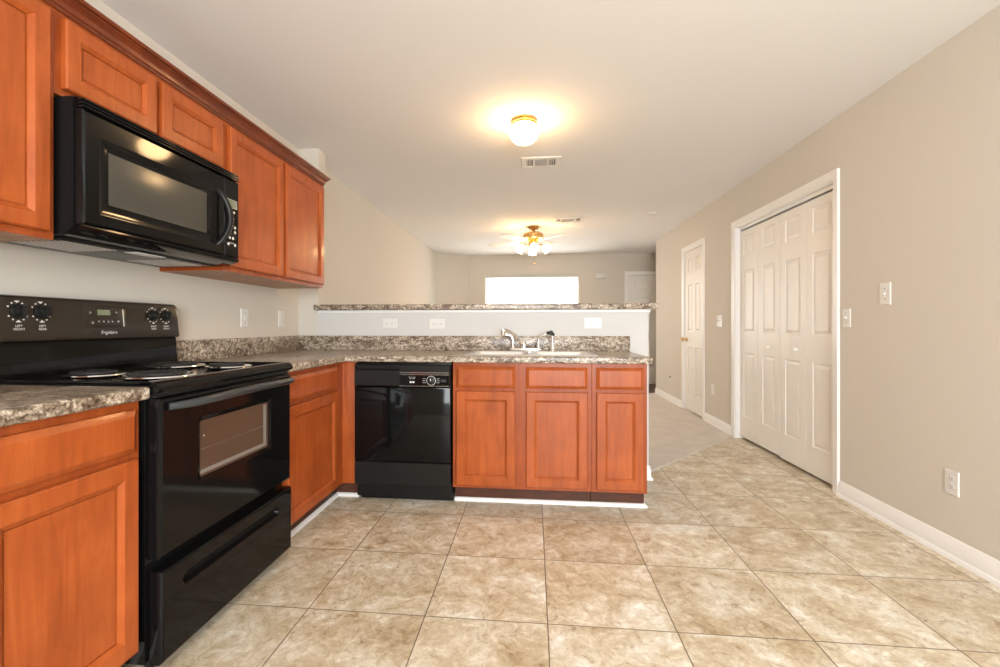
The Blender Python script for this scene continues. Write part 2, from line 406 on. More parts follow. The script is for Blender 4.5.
T0 = NX(XR, 0, 0)
d1 = bpy.data.objects.new('door_1', None); col.objects.link(d1); d1.location = (XR, 3.95, 0); d1['_o'] = tuple(d1.location); struct(d1)
casing(d1, T0, CL0, CL1, CLZ); jamb(d1, T0, CL0, CL1, CLZ, .119)
mb = MB().box(XR+.035, XR+.085, CL0+.012, CL1-.012, CLZ-.035, CLZ-.012); mb.obj('track', 'trim', d1)
lw = (CL1-CL0-.024-.010)/4; ys = [CL0+.014, CL0+.0155+lw, CL0+.021+2*lw, CL0+.0225+3*lw]
for k, y in enumerate(ys):
    zb = .022 if k < 2 else .03
    lf = door_leaf(d1, 'door_leaf', NX(XR+.072, y, zb), lw, 2.010-zb+.004, .034, False)
    if k in (1, 2):
        mb = MB(); mb.lathe([(.008,0),(.008,.012),(.016,.020),(.017,.028),(.010,.034),(.0015,.035)], (XR+.038, 3.706 if k == 1 else 4.115, .918), (-1,0,0), 18)
        mb.obj('knob', 'doorpaint', lf)

d2 = bpy.data.objects.new('door_2', None); col.objects.link(d2); d2.location = (XR, 5.88, 0); d2['_o'] = tuple(d2.location); struct(d2)
casing(d2, T0, D20, D21, D2Z); jamb(d2, T0, D20, D21, D2Z, .119)
lf = door_leaf(d2, 'door_leaf', NX(XR+.046, D20+.014, .02), D21-D20-.028, 2.03, .036)
mb = MB(); mb.lathe([(.031,0),(.031,.006),(.012,.010),(.011,.030),(.020,.038),(.028,.050),(.026,.062),(.012,.070),(.001,.071)], (XR+.010, 6.142, .925), (-1,0,0), 20); mb.obj('knob', 'antique', lf)
for z in (1.83, 1.05, .26):
    mb = MB().box(XR+.004, XR+.010, D20+.012, D20+.034, z-.045, z+.045, .001); mb.lathe([(.006,-.048),(.006,.048)], (XR+.003, D20+.016, z), seg=10); mb.obj('hinge', 'antique', lf)

d3 = bpy.data.objects.new('door_3', None); col.objects.link(d3); d3.location = (2.2, YB, 0); d3['_o'] = tuple(d3.location); struct(d3)
T3 = PY(0, YB, 0); casing(d3, T3, D30, D31, D3Z); jamb(d3, T3, D30, D31, D3Z, .139)
lf = door_leaf(d3, 'door_leaf', PY(D30+.014, YB+.046, .012), D31-D30-.028, 2.035, .04)
mb = MB(); mb.lathe([(.03,0),(.03,.006),(.011,.01),(.011,.03),(.027,.045),(.024,.06),(.001,.066)], (D31-.08, YB+.006, .95), (0,-1,0), 18); mb.obj('knob', 'antique', lf)
MB().box(D30-.02, D31+.02, YB+.11, YB+.135, 0, 2.08).obj('weather_panel', 'doorpaint', d3)

# living room window
w1 = bpy.data.objects.new('window_1', None); col.objects.link(w1); w1.location = (0, YB, WB[2]); w1['_o'] = tuple(w1.location); struct(w1)
mb = MB(); x0, x1, z0, z1 = WB; fr = .045
fr = .022; mb.cells(TXZ, [x0, x0+fr, x1-fr, x1], [z0, z0+fr, z1-fr, z1], lambda i, j: i in (0,2) or j in (0,2), YB+.07, YB+.12, .004, 1)
mb.obj('window_frame', 'trim', w1)
MB().box(x0+.02, x1-.02, YB+.092, YB+.097, z0+.02, z1-.02).obj('window_glass', 'glass', w1)
MB().box(x0-.03, x1+.03, YB-.03, YB+.07, z0-.02, z0+.002, .004).obj('window_sill', 'trim', w1)
MB().box(x0+.005, x1-.005, YB+.015, YB+.055, z1-.04, z1-.002, .003).obj('blind_headrail', 'plastic', w1)
MB().tube([(-.04, YB+.012, z1-.03), (-.04, YB+.01, 1.2)], .005, 8).obj('blind_wand', 'plastic', w1)
# unseen patio door, added behind the camera to let fill light in
for nm, (x0, x1, z0, z1) in (('added_rear_opening', PD),):
    w2 = bpy.data.objects.new(nm, None); col.objects.link(w2); w2.location = ((x0+x1)/2, YF, z0); w2['_o'] = tuple(w2.location); struct(w2)
    mb = MB(); xm = (x0+x1)/2
    mb.cells(TXZ, [x0, x0+.06, xm-.03, xm+.03, x1-.06, x1], [z0, z0+.06, z1-.06, z1], lambda i, j: i in (0,2,4) or j in (0,2), YF-.10, YF-.05, .004, 1)
    mb.obj('window_frame', 'trim', w2)
    casing(w2, lambda u, v, n: (u, YF+n, z0+v), x0, x1, z1-z0)

# ------------------------------------------------------------ cabinets
FX = -1.20      # face frame plane of the left run (doors come out to about -1.19)
DT = .021
DE = [(0,.0165),(.0045,DT)]
def cab_door(parent, T, w, h, name='door', st=.050):
    mb = MB(); mb.slab(T, w, h, DT, DE, [(st, st, w-st, h-st, [(.002,DT-.0015),(.013,DT-.0095),(.0135,DT-.0150),(.0172,DT-.0150),(.0176,DT-.0120)], 0, 0)])
    return mb.obj(name, 'wood', parent, sharp=9)
def drawer(parent, T, w, h, name='drawer_front'):
    mb = MB(); mb.slab(T, w, h, DT, [(0,.010),(.003,.012),(.016,DT-.001),(.018,DT)], [])
    return mb.obj(name, 'wood', parent, sharp=9)

def base_cab(label, loc, T, w, depth, doors, group='base cabinets', toe_in=.068, frame_us=None, extra=None):
    """T(u,v,n): n=0 is the front of the face frame; body goes back by depth"""
    t = thing('base_cabinet', label, 'cabinet', loc, group)
    mb = MB()
    if extra == 'open':
        mb.cells(lambda u, v, n: T(u, n, -v), [.0005,.018,w-.018,w-.0005], [.0205,depth-.012,depth], lambda i, j: i != 1 or j == 1, .105, .8755)
        mb.cells(lambda u, v, n: T(u, n, -v), [.018,w-.018], [.0205,depth-.012], lambda i, j: True, .105, .122)
    else: mb.prism([(0.0005,.105),(w-.0005,.105),(w-.0005,.8755),(.0005,.8755)], lambda u,v: T(u,v,-.0205), lambda u,v: T(u,v,-depth))
    mb.obj('body', 'woodframe', t)
    us = frame_us; vs = [.105,.135,.69,.73,.848,.8755]
    mb = MB(); mb.cells(T, us, vs, lambda i, j: (i % 2 == 0) or (j % 2 == 0), -.0202, 0, .0012, 1); mb.obj('face_frame', 'woodframe', t)
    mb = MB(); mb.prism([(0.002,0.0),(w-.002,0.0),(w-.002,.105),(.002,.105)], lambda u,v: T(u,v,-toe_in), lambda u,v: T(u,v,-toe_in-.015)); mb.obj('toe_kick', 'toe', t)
    for (u0, u1) in doors:
        cab_door(t, lambda u, v, n, u0=u0: T(u0+u, .125+v, .0005+n), u1-u0, .702-.125)
        drawer(t, lambda u, v, n, u0=u0: T(u0+u, .722+v, .0005+n), u1-u0, .850-.722)
    return t
# left run, near side of the range
def left_T(y0): return lambda u, v, n: (FX+n, y0+u, v)
base_cab('cherry base cabinet beside the near side of the black range', (-1.5,1.05,0), left_T(.822), .456, .59, [(.025,.436)], frame_us=[0,.04,.416,.456])
base_cab('cherry base cabinet at the near left edge, furthest from the black range', (-1.5,.59,0), left_T(.364), .456, .59, [(.025,.436)], frame_us=[0,.04,.416,.456])
# left run, corner cabinet
YC = 2.775    # face frame plane of the peninsula
t = base_cab('cherry corner base cabinet between the black range and the dishwasher', (-1.5,2.4,0), left_T(2.078), .678, .59, [(.018,.588)], frame_us=[0,.04,.571,.678])
mb = MB(); mb.box(FX-.59, -1.116, YC, YC+.02, .105, .8755, .001).box(FX-.59, FX, 2.757, YP0-.003, .105, .8755); mb.obj('corner_stile', 'wood', t)
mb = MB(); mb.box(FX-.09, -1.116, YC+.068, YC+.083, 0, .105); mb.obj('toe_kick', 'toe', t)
# peninsula
def pen_T(x0): return lambda u, v, n: (x0+u, YC-n, v)
base_cab('cherry sink base cabinet with two doors, right of the black dishwasher', (-.08,3.05,0), pen_T(-.494), .842, .58, [(.022,.385),(.450,.816)], frame_us=[0,.045,.36,.475,.795,.842], extra='open')
base_cab('narrow cherry base cabinet at the right end of the peninsula', (.5,3.05,0), pen_T(.349), .321, .58, [(.026,.300)], frame_us=[0,.045,.274,.321])

# white shoe moulding along the toe kicks
def shoe(name, pts):
    SP = [(0,0),(.016,0),(.016,.006),(.011,.016),(.004,.021),(0,.022)]
    mb = MB(); rings = []
    for (x, y, dx, dy) in pts: rings.append([mb.bm.verts.new((x+dx*n, y+dy*n, z)) for n, z in SP])
    for a, b_ in zip(rings, rings[1:]):
        for k in range(len(SP)): mb.bm.faces.new((a[k], a[(k+1)%len(SP)], b_[(k+1)%len(SP)], b_[k]))
    mb.bm.faces.new(rings[0]); mb.bm.faces.new(rings[-1]); return struct(mb.obj(name, 'trim'))
tk = FX-.068
shoe('trim_2', [(tk, 2.076, 1, 0), (tk, YC+.068, 1, -1), (-1.116, YC+.068, 0, -1)])
shoe('trim_3', [(-.494, YC+.068, 0, -1), (.670, YC+.068, 1, -1), (.670, YP0, 1, 0)])
shoe('trim_4', [(tk, .364, 1, 0), (tk, 1.278, 1, 0)])

# ------------------------------------------------------------ counters
TOPZ0, TOPZ1 = .876, .9145
CEX = -1.168
SX0, SX1, SY0, SY1 = -.415, .375, 2.845, 3.265
us = [XL+.001, CEX, SX0, SX1, .696]; vs = [2.076, 2.735, SY0, SY1, YP0-.001]
ct = thing('countertop', 'brown speckled laminate countertop running round the corner under the sink', 'countertop', (-.5,3.0,TOPZ0), 'laminate countertops')
mb = MB(); mb.cells(lambda u,v,n: (u,v,n), us, vs, lambda i, j: (i == 0 or j > 0) and not (i == 2 and j == 2), TOPZ0, TOPZ1, .009, 4)
mb.obj('top', 'laminate', ct)
mb = MB(); mb.box(XL+.001, XL+.021, 2.078, YP0-.001, TOPZ1, 1.026, .004).box(XL+.0215, .690, YP0-.021, YP0-.001, TOPZ1, 1.026, .004); mb.obj('backsplash', 'laminate', ct)
c2 = thing('countertop', 'short speckled laminate countertop on the near side of the black range', 'countertop', (-1.5,.8,TOPZ0), 'laminate countertops')
mb = MB(); mb.cells(lambda u,v,n: (u,v,n), [XL+.001, CEX], [.36, 1.288], lambda i, j: True, TOPZ0, TOPZ1, .009, 4); mb.obj('top', 'laminate', c2)
mb = MB(); mb.box(XL+.001, XL+.021, .36, 1.286, TOPZ1, 1.026, .004); mb.obj('backsplash', 'laminate', c2)
mb = MB(); mb.cells(lambda u,v,n: (u,v,n), [STUB-.022, STUB+.002, .880], [YP0-.042, YP0-.001, YP1+.16], lambda i, j: j == 0 or i > 0, 1.219, 1.262, .007, 3); mb.center = True
tag(mb.obj('bar_top', 'laminate'), 'long speckled laminate bar top capping the white half wall', 'bar top')

# ------------------------------------------------------------ sink and faucet
sk = thing('kitchen_sink', 'double bowl stainless steel sink set into the countertop', 'sink', (-.02,3.05,TOPZ1))
mb = MB(); z = TOPZ1+.001
T = lambda u, v, n: (-.435+u, 2.815+v, z+n)
bowl = lambda x0, x1: (x0+.435, .035, x1+.435, .365, [(.004,.000),(.010,-.010),(.022,-.15),(.045,-.17)], .05, 0)
W_, H_ = .83, .48
for nm in ('rim',):
    mb.slab(T, W_, H_, .006, [(.002,.005),(.008,.006)], [(.035,.045,.400,.385,[(.002,.005)],.05,0),(.430,.045,.795,.385,[(.002,.005)],.05,0)], back=False)
    # remove the fills where the bowls go
    for f in [f for f in mb.bm.faces if len(f.verts) > 12 and f.calc_area() > .05]: mb.bm.faces.remove(f)
    mb.obj('rim', 'rimsteel', sk)
for (u0, u1) in ((.035,.400),(.430,.795)):
    mb = MB(); K = 7
    def rr(i, n):
        a, b_, c_, d_ = u0+i, .045+i, u1-i, .385-i; R = .05-i*.3; out = []
        for cx, cy, a0 in ((a+R,b_+R,PI),(c_-R,b_+R,1.5*PI),(c_-R,d_-R,0),(a+R,d_-R,.5*PI)):
            for k in range(K): th = a0+(PI/2)*k/(K-1); out.append(mb.bm.verts.new(T(cx+R*math.cos(th), cy+R*math.sin(th), n)))
        return out
    prev = rr(.002,.005)
    for i, n in ((.006,-.004),(.014,-.02),(.024,-.15),(.05,-.172)):
        r = rr(i, n); k = len(r)
        for q in range(k): mb.bm.faces.new((prev[q],prev[(q+1)%k],r[(q+1)%k],r[q]))
        prev = r
    mb.bm.faces.new(prev); bo = mb.obj('bowl', 'steel', sk)
    mb = MB(); mb.lathe([(.04,0),(.038,.004),(.02,.001),(.001,.001)], T((u0+u1)/2, .215, -.171), seg=20); mb.obj('drain', 'chrome', bo)
fz = TOPZ1+.0075; fy = 3.245
fc = thing('kitchen_faucet', 'chrome two handle faucet with angled spout behind the sink', 'faucet', (-.035, fy, fz))
mb = MB(); mb.cells(lambda u,v,n:(u,v,n), [-.166,.056],[fy-.028,fy+.028],lambda i,j:True, fz, fz+.022, .009, 3); mb.obj('deck_plate', 'chrome', fc)
mb = MB(); mb.lathe([(.022,0),(.020,.03),(.015,.045),(.010,.055),(.001,.057)], (-.068, fy, fz+.02)); mb.obj('hub', 'chrome', fc)
mb = MB(); mb.tube([(-.068,fy,fz+.045),(-.090,fy-.02,fz+.072),(-.125,fy-.075,fz+.118),(-.175,fy-.13,fz+.146),(-.195,fy-.15,fz+.153),(-.205,fy-.16,fz+.148)], [.012,.012,.011,.010,.0105,.011], 14); mb.obj('spout', 'chrome', fc)
mb = MB(); mb.lathe([(.013,0),(.013,-.035),(.011,-.04),(.001,-.04)], (-.205,fy-.16,fz+.155), seg=16); mb.obj('aerator', 'chrome', fc)
for sgn, bx in ((-1,-.146),(1,.036)):
    mb = MB(); mb.lathe([(.018,0),(.015,.015),(.010,.03)], (bx,fy,fz+.02)); mb.tube([(bx,fy,fz+.03),(bx,fy,fz+.075),(bx+sgn*.005,fy,fz+.098),(bx+sgn*.022,fy-.004,fz+.112),(bx+sgn*.052,fy-.006,fz+.116)], [.010,.009,.009,.0085,.007], 12); mb.obj('handle', 'chrome', fc)
sp = thing('sink_sprayer', 'black and chrome side sprayer standing right of the faucet', 'sprayer', (.134, fy, fz))
mb = MB(); mb.lathe([(.022,0),(.020,.012),(.014,.02)], (.134,fy,fz), seg=18); mb.obj('base', 'chrome', sp)
mb = MB(); mb.tube([(.134,fy,fz+.015),(.134,fy,fz+.07),(.132,fy,fz+.118)], [.010,.009,.012], 12); mb.obj('body', 'chrome', sp)
mb = MB(); mb.tube([(.142,fy,fz+.112),(.124,fy-.010,fz+.132),(.100,fy-.03,fz+.128)], [.013,.015,.012], 12); mb.obj('spray_head', 'handle', sp)

# ------------------------------------------------------------ dishwasher
dw = thing('dishwasher', 'black dishwasher built in under the counter left of the sink cabinets', 'dishwasher', (-.805,3.05,0))
dx0, dx1 = -1.114, -.500; DY = 2.737
MB().box(dx0+.006, dx1-.006, DY+.045, YP0-.03, .03, .868, .002).obj('tub_body', 'blackmat', dw)
mb = MB(); mb.slab(PY(dx0+.004, DY+.035, .262), dx1-dx0-.008, .722-.262, .035, [(0,.028),(.003,.033),(.008,.035)], []); mb.obj('door', 'black', dw)
mb = MB(); mb.slab(PY(dx0+.004, DY+.038, .727), dx1-dx0-.008, .862-.727, .040, [(0,.034),(.003,.038),(.006,.040)], [(.012,.098,.29,.120,[(.002,.036),(.006,.022)],0,0)]); cp = mb.obj('control_panel', 'blackmat', dw)
mb = MB(); mb.slab(PY(dx0+.295, DY+.0005, .733), dx1-dx0-.305, .066, .003, [(0,.002),(.001,.003)], []); mb.obj('fascia', 'black', cp)
for za, zb in ((.800,.8018),(.7305,.7322),(.812,.8145)): MB().box(dx0+.295, dx1-.010, DY-.0035, DY+.001, za, zb).obj('chrome_line', 'chrome', cp)
mb = MB(); mb.lathe([(.027,0),(.026,.004),(.018,.006),(.017,.018),(.014,.020),(.001,.020)], (-.622, DY-.002, .765), (0,-1,0), 24); mb.lathe([(.0285,-.001),(.0285,.0015)], (-.622, DY-.002, .765), (0,-1,0), 28, 1); kn = mb.obj('dial', ['blackmat','print'], cp)
mb = MB(); mb.box(-.624,-.620, DY-.0235, DY-.0215, .765, .779, 0).obj('pointer', 'print', kn)
mb = MB()
for k in range(3):
    for sx in (-1, 1): mb.box(*sorted((-.622+sx*.034, -.622+sx*.053)), DY-.0036, DY-.002, .752+k*.012, .7535+k*.012)
mb.obj('dial_markings', 'print', cp); mb = MB()
mb.mesh(text_mesh('NORMAL WASH', .006), MY_TEXT(-.742, DY-.0032, .785)); mb.mesh(text_mesh('LIGHT WASH', .006), MY_TEXT(-.742, DY-.0032, .776))
mb.box(-.756,-.744, DY-.0036, DY-.002, .750, .760, 0).box(-.739,-.727, DY-.0036, DY-.002, .750, .760, 0)
mb.obj('cycle_markings', 'print', cp)
mb = MB(); mb.slab(PY(-.562, DY-.0025, .756), .034, .017, .004, [(0,.003),(.001,.004)], []); mb.obj('button', 'handle', cp)
mb = MB(); mb.slab(PY(dx0+.004, DY+.032, .116), dx1-dx0-.008, .140, .028, [(0,.024),(.004,.028)], []); mb.obj('lower_panel', 'blackmat', dw)
mb = MB(); mb.box(dx0+.02, dx1-.004, YC+.045, YC+.065, .002, .116, .002); mb.obj('toe_panel', 'blackmat', dw)

# ------------------------------------------------------------ range
ry0, ry1 = 1.294, 2.070
rg = thing('range', 'black freestanding electric coil range between the base cabinets', 'stove', (-1.47,1.68,0))
MB().box(XL+.02, -1.195, ry0, ry1, .05, .882, .002).obj('body', 'black', rg)
# cooktop with rolled front lip
lip = [(XL+.045,.890),(-1.165,.890),(-1.150,.893),(-1.144,.902),(-1.147,.914),(-1.157,.923),(-1.172,.9275),(-1.200,.927),(-1.215,.921),(XL+.09,.921),(XL+.07,.925),(XL+.045,.927)]
mb = MB(); mb.prism(lip, lambda x,z: (x, ry0-.003, z), lambda x,z: (x, ry1+.003, z)); ck = mb.obj('cooktop', 'black', rg)
mb = MB()
for y in (ry0-.003, ry1-.012): MB().box(XL+.05, -1.17, y, y+.015, .915, .928, .004).obj('side_rim', 'black', ck)
def coil(cx, cy, R):
    b_ = MB(); b_.lathe([(R+.020,.003),(R+.018,.0065),(R+.012,.007),(R+.004,.001),(R*.6,-.012),(.02,-.014),(.001,-.014)], (cx,cy,   .9212), seg=36, cap=False)
    pan = b_.obj('drip_pan', 'chrome', ck)
    n = int(R/.017); pts = []
    for k in range(n*24+1):
        th = 2*PI*k/24; rr_ = .018+(R-.018)*k/(n*24); pts.append((cx+rr_*math.cos(th), cy+rr_*math.sin(th), .9330))
    b_ = MB(); b_.tube(pts, .0055, 8); b_.obj('burner_coil', 'coil', pan)
for x, y, R in ((-1.33,1.50,.095),(-1.33,1.87,.072),(-1.58,1.50,.072),(-1.58,1.87,.095)): coil(x, y, R)
# backguard
mb = MB(); mb.prism([(XL+.006,.885),(-1.735,.885),(-1.735,.925),(-1.742,1.04),(-1.745,1.05),(XL+.006,1.05)], lambda x,z:(x,ry0+.004,z), lambda x,z:(x,ry1-.004,z)); bgd = mb.obj('backguard', 'black', rg)
pz0, pz1 = 1.046, 1.205
def tilt(u, v, n): return (-1.748+n-.10*v, ry0-.002+u, pz0+v)
mb = MB(); K = 6
def rring(i, n, R):
    out = []; a, b_, c_, d_ = i, i, ry1-ry0+.004-i, pz1-pz0-i
    for cx, cy, a0, r_ in ((a+.006,b_+.006,PI,.006),(c_-.006,b_+.006,1.5*PI,.006),(c_-R,d_-R,0,R),(a+R,d_-R,.5*PI,R)):
        for k in range(K): th = a0+(PI/2)*k/(K-1); out.append(mb.bm.verts.new(tilt(cx+r_*math.cos(th), cy+r_*math.sin(th), n)))
    return out
prev = rring(0, -.035, .022); mb.bm.faces.new(prev)
for i, n, R in ((0,.016,.022),(.003,.022,.021),(.009,.024,.018)):
    r = rring(i, n, R); k = len(r)
    for q in range(k): mb.bm.faces.new((prev[q],prev[(q+1)%k],r[(q+1)%k],r[q]))
    prev = r
mb.bm.faces.new(prev); pnl = mb.obj('control_panel', 'panelblack', bgd)
def onp(y, z, n=.0245): return tilt(y-ry0+.002, z-pz0, n)
PM = lambda y, z, n=.0248: Matrix(((0,-.1,1,onp(y,z,n)[0]),(1,0,0,y),(0,1,0,z),(0,0,0,1)))
for ky, kz in ((1.372,1.150),(1.446,1.150),(1.920,1.148),(1.992,1.148)):
    mb = MB(); c = onp(ky, kz); mb.lathe([(.0245,0),(.0235,.005),(.020,.007),(.0185,.022),(.017,.024),(.001,.024)], c, (1,0,.1), 24)
    mb.box(c[0]+.014, c[0]+.031, ky-.005, ky+.005, kz-.018, kz+.021, .002); kb = mb.obj('knob', 'blackmat', pnl)
    mb = MB()
    for k in range(12):
        if k in (3, 9): continue
        th = PI/2+2*PI*k/12; y_, z_ = ky+.032*math.cos(th), kz+.032*math.sin(th); p = onp(y_, z_)
        mb.box(p[0]-.001, p[0]+.0006, y_-.0022, y_+.0022, z_-.0022, z_+.0022)
    p = onp(ky, kz+.034); mb.box(p[0]-.001,p[0]+.0006,ky-.007,ky+.007,kz+.033,kz+.036)
    p = onp(ky, kz-.040); mb.box(p[0]-.001,p[0]+.0006,ky-.007,ky+.007,kz-.037,kz-.034)
    lab = {1.372:('LEFT','FRONT'),1.446:('LEFT','REAR'),1.920:('RIGHT','REAR'),1.992:('RIGHT','FRONT')}[ky]
    mb.obj('knob_markings', 'print', pnl); mb = MB()
    for q, s_ in enumerate(lab): mb.mesh(text_mesh(s_, .011), PM(ky, kz-.050-q*.011))
    mb.obj('knob_label', 'print', pnl)
# clock cluster
mb = MB(); mb.slab(lambda u,v,n: onp(1.594+u, 1.094+v, .0245+n), .185, .086, .003, [(0,.002),(.002,.003)], []); cl = mb.obj('clock_panel', 'panelblack', pnl)
mb = MB(); mb.slab(lambda u,v,n: onp(1.652+u, 1.144+v, .0272+n), .054, .022, .002, [(0,.0015),(.001,.002)], []); mb.obj('display', 'lcd', cl)
for y_, z_ in ((1.620,1.152),(1.626,1.112),(1.732,1.155),(1.738,1.118)):
    mb = MB(); mb.lathe([(.0085,0),(.008,.003),(.001,.0035)], onp(y_, z_, .0272), (1,0,.1), 16); mb.obj('button', 'handle', cl)
mb = MB()
for y_ in (1.656, 1.676, 1.696, 1.714): mb.mesh(text_mesh('v', .016), PM(y_, 1.119, .0278))
for y_, z_ in ((1.620,1.152),(1.626,1.112),(1.732,1.155),(1.738,1.118)): mb.mesh(text_mesh('o', .013), PM(y_, z_+.002, .0312))
mb.slab(lambda u,v,n: onp(1.764+u, 1.098+v, .0272+n), .003, .072, .001, [], []); mb.obj('clock_markings', 'print', cl)
mb = MB(); mb.mesh(text_mesh('Frigidaire', .019, shear=.25), PM(1.698, 1.074)); mb.obj('badge', 'print', pnl)
# oven door
mb = MB(); DTK = .040
mb.slab(PX(-1.19, ry0+.006, .373), ry1-ry0-.010, .874-.373, DTK, [(0,DTK-.012),(.004,DTK-.004),(.012,DTK)],
        [(.160,.185,.600,.412,[(.004,DTK-.0015),(.010,DTK-.004),(.016,DTK-.006)],.026,1)])
od = mb.obj('oven_door', ['black','glass_oven'], rg)
mb = MB(); mb.cells(PX(-1.1560, 1.466, .571), [.014,.385,.405], [.012,.026,.190], lambda i, j: i == 1 or j == 0, 0, .001, .0004, 1); mb.obj('window_liner', 'liner', od)
for z_ in (.668,): MB().box(-1.1560, -1.1552, 1.482, 1.848, z_, z_+.003).obj('rack_bar', 'rack', od)
mb = MB(); hz = .852; pts = []
for k in range(25):
    s_ = k/24; y_ = 1.328+(2.056-1.328)*s_; b_ = 1-(2*s_-1)**6; pts.append((-1.150+.052*b_+.006, y_, hz+.004-.010*(2*s_-1)**2))
rs = [.012+.003*(1-(2*k/24-1)**4) for k in range(25)]
mb.tube(pts, rs, 14); mb.obj('handle', 'handle', od)
for y_, z_ in ((1.497,.715),(1.856,.70)): MB().lathe([(.003,0),(.001,.001)], (-1.1558,y_,z_), (1,0,0), 10).obj('rack_pin', 'steel', od)
mb = MB(); mb.box(-1.20, -1.165, ry0+.002, ry1-.002, .876, .890, .003); mb.obj('vent_strip', 'blackmat', rg)
# storage drawer, its top leaning out
def TD(u, v, n): return (-1.186+n+.002*(v/.283)*(n/.045 if n > 0 else 0), ry0+.008+u, .046+v)
mb = MB(); mb.slab(TD, ry1-ry0-.012, .290, .040, [(0,.030),(.004,.037),(.010,.040)], [(.085,.200,.655,.243,[(.003,.038),(.008,.025),(.012,.021)],.0205,1)])
mb.obj('storage_drawer', ['black','dark'], rg)
for y_ in (ry0+.04, ry1-.04):
    for x_ in (-1.22, XL+.1): MB().lathe([(.016,0),(.018,.004),(.014,.012),(.010,.014),(.010,.052)], (x_,y_,0), seg=16).obj('leg', 'blackmat', rg)

# ------------------------------------------------------------ wall cabinets, crown, microwave
UF = -1.476
def wall_cab(label, y0, w, z0, z1, doors, fus, under=True):
    T = lambda u, v, n: (UF+n, y0+u, z0+v); h = z1-z0
    t = thing('wall_cabinet', label, 'cabinet', (-1.65, y0+w/2, z0), 'wall cabinets')
    mb = MB(); mb.box(XL+.001, UF-.0205, y0+.0005, y0+w-.0005, z0+.001, z1); mb.obj('body', 'woodframe', t)
    vs = [0,.038,h-.055,h]
    mb = MB(); mb.cells(T, fus, vs, lambda i, j: (i % 2 == 0) or (j % 2 == 0), -.0202, 0, .0012, 1); mb.obj('face_frame', 'woodframe', t)
    mb = MB(); mb.box(XL+.001, UF-.0205, y0+.001, y0+w-.001, z0-.001, z0+.0005); mb.obj('underside', 'underwood', t)
    for u0, u1 in doors: cab_door(t, lambda u, v, n, u0=u0: T(u0+u, .022+v, .0005+n), u1-u0, 2.066-z0-.022, st=.046)
    return t
UZ = 1.366; UT = 2.118
wall_cab('tall cherry wall cabinet at the near left edge, left of the microwave', .355, .912, UZ, UT, [(.03,.452),(.466,.888)], [0,.045,.438,.48,.873,.912])
wall_cab('short cherry wall cabinet above the black microwave', 1.2675, .7755, 1.823, UT, [(.020,.366),(.394,.745)], [0,.04,.36,.40,.74,.7755])
wall_cab('tall cherry wall cabinet with two doors right of the microwave, over the corner', 2.0435, 1.030, UZ, UT, [(.024,.492),(.522,1.010)], [0,.05,.478,.54,.985,1.030])
CP = [(0,0),(.005,0),(.006,.012),(.010,.013),(.010,.019),(.014,.030),(.024,.041),(.028,.043),(.028,.049),(.036,.051),(.038,.056),(.038,.064),(0,.064)]
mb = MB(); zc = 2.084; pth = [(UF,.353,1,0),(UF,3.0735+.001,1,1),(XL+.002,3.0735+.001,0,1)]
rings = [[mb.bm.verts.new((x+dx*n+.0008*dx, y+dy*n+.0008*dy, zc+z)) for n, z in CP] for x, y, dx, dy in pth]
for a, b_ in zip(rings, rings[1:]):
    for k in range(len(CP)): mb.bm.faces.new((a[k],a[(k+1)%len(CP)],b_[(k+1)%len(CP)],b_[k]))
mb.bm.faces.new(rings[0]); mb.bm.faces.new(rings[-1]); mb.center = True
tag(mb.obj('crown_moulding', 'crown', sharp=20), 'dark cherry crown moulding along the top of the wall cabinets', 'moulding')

my0, my1 = 1.281, 2.042
mw = thing('microwave', 'black over the range microwave mounted under the short wall cabinet', 'microwave', (-1.6,1.67,1.385))
mb = MB(); mb.prism([(XL+.004,1.387),(-1.463,1.387),(-1.440,1.400),(-1.428,1.412),(-1.428,1.818),(XL+.004,1.818)], lambda x,z:(x,my0,z), lambda x,z:(x,my1,z)); mb.obj('body', 'blackmat', mw)
# door
mb = MB(); mwd = .655; T = PX(-1.428, my0+.003, 1.420)
mb.slab(T, mwd, .360, .034, [(0,.026),(.003,.031),(.008,.034)], [(.052,.040,.600,.290,[(.004,.033),(.014,.030),(.036,.0295)],.010,1)])
md = mb.obj('door', ['black','black'], mw)
mb = MB(); mb.slab(PX(-1.3988, my0+.092, 1.500), .455, .172, .0012, [(0,.0006),(.002,.0012)], []); mb.obj('window', 'glass_micro', md)
mb = MB(); pts = []
hy = my0+.612
for k in range(21):
    s_ = k/20; z_ = 1.462+.245*s_; a = math.sin(PI*s_); pts.append((-1.400+.042*a**.6, hy+.032*a, z_))
mb.tube(pts, [.010+.003*math.sin(PI*k/20) for k in range(21)], 12); mb.obj('handle', 'blackmat', md)
mb = MB(); mb.slab(PX(-1.428, my0+mwd+.006, 1.420), my1-my0-mwd-.008, .360, .033, [(0,.026),(.003,.030),(.007,.033)], []); mp = mb.obj('control_panel', 'black', mw)
py = my0+mwd+.006; fx = -1.428+.0335
mb = MB(); mb.slab(PX(fx-.0005, py+.018, 1.652), .058, .030, .0015, [(0,.001),(.001,.0015)], []); mb.obj('display', 'lcd', mp)
mb = MB()
mb.cells(TYZ, [py+.012,py+.014,py+.078,py+.080], [1.648,1.650,1.684,1.686], lambda i,j: i in (0,2) or j in (0,2), fx, fx+.0006)
for q, (a, b_) in enumerate(((.032,1.630),(.060,1.630),(.034,1.602),(.052,1.600),(.066,1.560),(.066,1.538),(.030,1.508),(.052,1.508),(.020,1.478),(.066,1.478))):
    mb.lathe([(.0068,0),(.0068,.001),(.001,.0011)], (fx, py+a, b_), (1,0,0), 12)
mb.mesh(text_mesh('START', .011), MX_TEXT(fx+.0006, py+.043, 1.484))
mb.obj('button_markings', 'print', mp)
mb = MB()
